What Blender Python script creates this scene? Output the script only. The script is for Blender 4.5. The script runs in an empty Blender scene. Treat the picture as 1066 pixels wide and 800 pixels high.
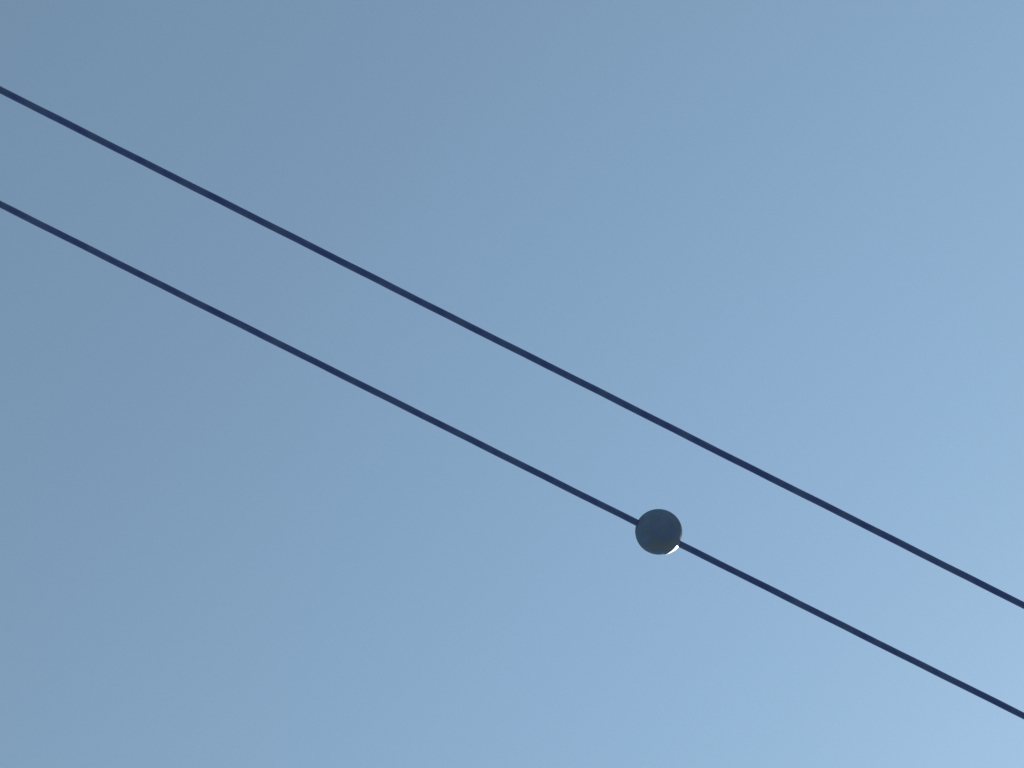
import bpy, bmesh, math, random
from mathutils import Matrix, Vector, noise

random.seed(4)
sc = bpy.context.scene
COL = sc.collection
R = math.radians

# ------------------------------------------------------------------ camera
# Standing in a pale concrete yard, phone tilted almost straight up and turned in the hand.
ELEV, ROLL, FOV = 81.14, -26.91, 45.15
cam_d = bpy.data.cameras.new('camera')
cam_d.sensor_width = 36
cam_d.angle = R(FOV)
cam_d.clip_start = 0.05
cam_d.clip_end = 20000
cam = bpy.data.objects.new('camera', cam_d)
COL.objects.link(cam)
CAM_M = Matrix.Rotation(math.pi / 2 + R(ELEV), 4, 'X') @ Matrix.Rotation(R(ROLL), 4, 'Z')
CAM_P = Vector((0, 0, 1.6))
cam.matrix_world = Matrix.Translation(CAM_P) @ CAM_M
sc.camera = cam
RGT, UP, FWD = (CAM_M.to_3x3() @ Vector(v) for v in ((1, 0, 0), (0, 1, 0), (0, 0, -1)))
PW, PH = 1066.0, 800.0
TAN = math.tan(R(FOV) / 2)


def at(px, py, depth):
    """world point seen at photo pixel (px, py), `depth` metres along the view axis"""
    k = TAN / (PW / 2) * depth
    return CAM_P + RGT * ((px - PW / 2) * k) + UP * ((PH / 2 - py) * k) + FWD * depth


# ------------------------------------------------------------------ sky + sun
SUN_E, SUN_A = R(44.62), R(21.64)
w = bpy.data.worlds.new('World')
sc.world = w
w.use_nodes = True
nt = w.node_tree
bg = nt.nodes['Background']
sky = nt.nodes.new('ShaderNodeTexSky')
sky.sky_type = 'NISHITA'
sky.sun_disc = False
sky.sun_elevation, sky.sun_rotation = SUN_E, SUN_A
sky.air_density, sky.dust_density, sky.ozone_density, sky.altitude = 3.84, 0.39, 3.43, 2435.5
nt.links.new(sky.outputs[0], bg.inputs[0])
bg.inputs[1].default_value = 0.1138
sd = Vector((math.sin(SUN_A) * math.cos(SUN_E), math.cos(SUN_A) * math.cos(SUN_E), math.sin(SUN_E)))
sun_d = bpy.data.lights.new('sun', 'SUN')
sun_d.energy = 4.0
sun_d.angle = R(0.53)
sun_d.color = (1.0, 0.95, 0.86)
sun = bpy.data.objects.new('sun', sun_d)
COL.objects.link(sun)
sun.rotation_euler = sd.to_track_quat('Z', 'Y').to_euler()
sun.location = sd * 50

sc.view_settings.view_transform = 'Standard'
sc.view_settings.look = 'None'
sc.view_settings.exposure = 0
sc.view_settings.gamma = 1
sc.view_settings.use_curve_mapping = False
sc.render.dither_intensity = 2.0


# ------------------------------------------------------------------ materials
def mat(name):
    m = bpy.data.materials.new(name)
    m.use_nodes = True
    return m, m.node_tree, m.node_tree.nodes['Principled BSDF']


def noise_mix(nt, scale, detail, stops, coord='Object'):
    tc = nt.nodes.new('ShaderNodeTexCoord')
    n = nt.nodes.new('ShaderNodeTexNoise')
    n.inputs['Scale'].default_value = scale
    n.inputs['Detail'].default_value = detail
    r = nt.nodes.new('ShaderNodeValToRGB')
    el = r.color_ramp.elements
    while len(el) < len(stops):
        el.new(0.5)
    for e, (p, c) in zip(el, stops):
        e.position = p
        e.color = (*c, 1)
    nt.links.new(tc.outputs[coord], n.inputs['Vector'])
    nt.links.new(n.outputs['Fac'], r.inputs['Fac'])
    return n, r


def bump(nt, n, b, strength, dist):
    k = nt.nodes.new('ShaderNodeBump')
    k.inputs['Strength'].default_value = strength
    k.inputs['Distance'].default_value = dist
    nt.links.new(n.outputs['Fac'], k.inputs['Height'])
    nt.links.new(k.outputs['Normal'], b.inputs['Normal'])


M_CABLE, t, b = mat('weathered_cable')
n, r = noise_mix(t, 9, 3, [(.3, (.038, .072, .255)), (.7, (.064, .122, .280))])  # navy cast is veiling sky glare put into the dark cable's colour
t.links.new(r.outputs['Color'], b.inputs['Base Color'])
b.inputs['Roughness'].default_value = .75
b.inputs['Specular IOR Level'].default_value = .15

M_SHELL, t, b = mat('weathered_shell')
n, r = noise_mix(t, 9, 6, [(.34, (.098, .166, .295)), (.50, (.080, .144, .285)), (.66, (.105, .155, .205))])  # blue part is sky flare painted into the slate; blotches are weathering
SHELL_RAMP = r
b.inputs['Roughness'].default_value = .7
b.inputs['Specular IOR Level'].default_value = .02
n2, _ = noise_mix(t, 40, 4, [(0, (0, 0, 0)), (1, (1, 1, 1))])
bump(t, n2, b, .12, .004)

M_CLAMP, t, b = mat('pale_clamp_metal')
n, r = noise_mix(t, 30, 3, [(.3, (.74, .73, .69)), (.7, (.84, .83, .78))])
t.links.new(r.outputs['Color'], b.inputs['Base Color'])
b.inputs['Metallic'].default_value = .85
b.inputs['Roughness'].default_value = .46

M_GROUND, t, b = mat('concrete_yard')
n, r = noise_mix(t, .35, 8, [(.3, (.20, .20, .195)), (.55, (.24, .24, .235)), (.75, (.28, .275, .265))])
t.links.new(r.outputs['Color'], b.inputs['Base Color'])
b.inputs['Roughness'].default_value = .95
n2, _ = noise_mix(t, 6, 6, [(0, (0, 0, 0)), (1, (1, 1, 1))])
bump(t, n2, b, .3, .01)


def obj(name, bm, m, parent=None, smooth=True):
    me = bpy.data.meshes.new(name)
    bmesh.ops.recalc_face_normals(bm, faces=bm.faces)
    bm.to_mesh(me)
    bm.free()
    me.materials.append(m)
    if smooth:
        for p in me.polygons:
            p.use_smooth = True
    o = bpy.data.objects.new(name, me)
    COL.objects.link(o)
    if parent:
        o.parent = parent
    return o


# ------------------------------------------------------------------ ground
bm = bmesh.new()
rings = [0, 1.5, 3, 5, 8, 12, 18, 27, 40, 60, 100, 200, 400, 900, 2000, 5000, 9000]
prev = None
SEG = 64
for rad in rings:
    if rad == 0:
        cur = [bm.verts.new((0, 0, 0))]
    else:
        cur = []
        for i in range(SEG):
            a = 2 * math.pi * i / SEG
            x, y = rad * math.cos(a), rad * math.sin(a)
            z = 0.05 * noise.noise(Vector((x * .3, y * .3, 0))) + min(rad / 60, 4) * .35 * noise.noise(Vector((x * .012, y * .012, 3)))
            cur.append(bm.verts.new((x, y, z)))
    if prev:
        for i in range(SEG):
            j = (i + 1) % SEG
            if len(prev) == 1:
                bm.faces.new((prev[0], cur[i], cur[j]))
            else:
                bm.faces.new((prev[i], cur[i], cur[j], prev[j]))
    prev = cur
g = obj('ground', bm, M_GROUND)
g['kind'] = 'structure'

# ------------------------------------------------------------------ cables
D0 = 8.0                       # metres along the view axis to the wires
K = TAN / (PW / 2)             # metres per photo pixel per metre of depth


def frame(a, b):
    x = (b - a).normalized()
    z = -(FWD - x * FWD.dot(x)).normalized()        # towards the ground / the camera
    y = z.cross(x)
    return x, y, z


def cable(name, y0, y1, px_wide, phase):
    a, b_ = at(0, y0, D0 * .982), at(PW, y1, D0 * 1.018)
    L = (b_ - a).length
    x, y, z = frame(a, b_)
    mid = (a + b_) / 2
    rad = px_wide * K * D0 / 2
    ss = []
    s = -56.0
    while s < 56:
        ss.append(s)
        s += .03 if abs(s) < 9 else .5
    bm = bmesh.new()
    NS = 21
    prev = None
    for s in ss:
        # a slack wire: the slightest catenary, and small irregularities of the lay
        c = mid + x * s + Vector((0, 0, (s * s - (L / 2) ** 2) / 2600))
        c = c + y * (.0018 * noise.noise(Vector((s * .9, phase, 0)))) + z * (.0018 * noise.noise(Vector((s * .9, phase, 9))))
        ring = []
        for i in range(NS):
            th = 2 * math.pi * i / NS
            rr = rad * (1 + .035 * math.cos(7 * th - s * 2 * math.pi * 7 / .55 / 7 + phase)) * (1 + .02 * noise.noise(Vector((s * 2.3, phase, 5))))
            ring.append(bm.verts.new(c - mid + y * (rr * math.cos(th)) + z * (rr * math.sin(th))))
        if prev:
            for i in range(NS):
                j = (i + 1) % NS
                bm.faces.new((prev[i], prev[j], ring[j], ring[i]))
        else:
            bm.faces.new(ring)
        prev = ring
    bm.faces.new(prev)
    o = obj(name, bm, M_CABLE)
    o.location = mid
    o['category'] = 'cable'
    o['group'] = 'parallel overhead cables'
    return o, a, b_


c1, a1, b1 = cable('overhead_cable', 93.7, 630.6, 6.95, .3)
c1['label'] = 'bare dark overhead cable with nothing hanging on it, against clear blue sky'
c2, a2, b2 = cable('overhead_cable', 212.9, 745.6, 6.7, 2.1)
c2['label'] = 'dark overhead cable threaded through the round marker ball, against clear blue sky'
print('cable slope deg', math.degrees(math.asin((b1 - a1).normalized().z)), (b1 - a1).normalized(), (b2 - a2).normalized())

# ------------------------------------------------------------------ marker ball
BX, BY = 685.7, 553.9
tpar = BX / PW
bd = D0 * (.982 + .036 * tpar)
centre = at(BX, BY, bd)
PX = K * bd                   # one photo pixel in metres at the ball
RAD = 24.4 * PX
x, y, z = frame(a2, b2)       # x along the wire, y across it, z to the viewer
if y.dot(UP) > 0:
    dn = -y
else:
    dn = y
ROT = Matrix((x, dn, z)).transposed()

root = bpy.data.objects.new('marker_ball', None)
COL.objects.link(root)
root.location = centre
root.empty_display_size = .1
root['label'] = 'round dark grey marker ball clamped on the lower cable, sunlit along its lower right edge'
root['category'] = 'marker ball'


def loc(u, v, q=0.0):
    return ROT @ Vector((u * PX, v * PX, q * PX))


# shell: moulded in two halves that meet in a shallow groove round the wire
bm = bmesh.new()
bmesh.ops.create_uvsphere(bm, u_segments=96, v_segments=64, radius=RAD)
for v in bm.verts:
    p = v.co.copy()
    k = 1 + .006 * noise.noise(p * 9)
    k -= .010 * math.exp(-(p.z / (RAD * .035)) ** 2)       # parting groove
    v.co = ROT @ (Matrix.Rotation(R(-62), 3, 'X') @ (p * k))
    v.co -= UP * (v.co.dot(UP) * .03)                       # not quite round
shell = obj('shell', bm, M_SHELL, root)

# sun grazing the right rim, painted in as an olive tint broken by noise
t = M_SHELL.node_tree
b = t.nodes['Principled BSDF']
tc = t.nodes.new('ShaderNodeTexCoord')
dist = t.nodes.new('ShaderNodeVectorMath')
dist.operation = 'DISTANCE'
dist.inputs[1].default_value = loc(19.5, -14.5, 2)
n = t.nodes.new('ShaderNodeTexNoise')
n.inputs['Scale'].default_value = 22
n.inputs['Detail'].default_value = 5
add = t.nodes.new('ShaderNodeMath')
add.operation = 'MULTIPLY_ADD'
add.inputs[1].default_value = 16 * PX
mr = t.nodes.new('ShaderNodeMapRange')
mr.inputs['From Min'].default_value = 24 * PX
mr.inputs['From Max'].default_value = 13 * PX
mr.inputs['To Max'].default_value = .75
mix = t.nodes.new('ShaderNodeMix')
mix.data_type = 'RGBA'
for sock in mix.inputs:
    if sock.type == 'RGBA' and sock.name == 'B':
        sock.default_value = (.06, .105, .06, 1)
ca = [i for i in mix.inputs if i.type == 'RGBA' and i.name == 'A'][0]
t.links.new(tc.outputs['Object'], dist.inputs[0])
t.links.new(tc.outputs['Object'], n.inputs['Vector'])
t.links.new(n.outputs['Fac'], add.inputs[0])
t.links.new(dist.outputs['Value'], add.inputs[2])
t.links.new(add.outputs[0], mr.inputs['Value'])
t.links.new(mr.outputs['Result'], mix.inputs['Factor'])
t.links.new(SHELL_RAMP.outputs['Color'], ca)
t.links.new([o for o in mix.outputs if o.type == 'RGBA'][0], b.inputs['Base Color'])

# clamp: the folded metal lug under the wire where the halves are drawn together;
# its sloping outer face runs off the shell and faces the low side of the sky, sunwards
back = [(24.6, .6), (26.2, 4.6), (25.2, 7.6), (23.6, 10.8), (20.0, 14.2), (15.8, 18.4)]
front = [(23.6, .5), (21.2, 3.7), (20.4, 6.1), (19.6, 8.6), (18.0, 12.3), (15.2, 17.8)]


def smooth(pts, n=5):
    out = []
    for k in range(len(pts) - 1):
        p0, p1, p2, p3 = (Vector(pts[min(max(k + d, 0), len(pts) - 1)]) for d in (-1, 0, 1, 2))
        for q in range(n):
            f = q / n
            out.append(.5 * (2 * p1 + (p2 - p0) * f + (2 * p0 - 5 * p1 + 4 * p2 - p3) * f * f + (3 * p1 - p0 - 3 * p2 + p3) * f ** 3))
    return out + [Vector(pts[-1])]


bm = bmesh.new()
rows = []
for f, k in zip(smooth(front), smooth(back)):
    zf = math.sqrt(max(24.4 ** 2 - f.length_squared, 0)) + .5
    zb = zf - 2.9 * (k - f).length
    pts = [(f.x * .9, f.y * .9, zf - 4), (f.x, f.y, zf), (k.x, k.y, zb), (k.x * .99, k.y * .99, zb - 4), (k.x * .7, k.y * .7, zb - 5)]
    rows.append([bm.verts.new(loc(*p)) for p in pts])
for ra, rb in zip(rows, rows[1:]):
    for c in range(5):
        d = (c + 1) % 5
        bm.faces.new((ra[c], ra[d], rb[d], rb[c]))
bm.faces.new(rows[0])
bm.faces.new(rows[-1])
clamp = obj('clamp', bm, M_CLAMP, root, smooth=False)
clamp['label'] = 'pale sunlit clamp lug under the cable'
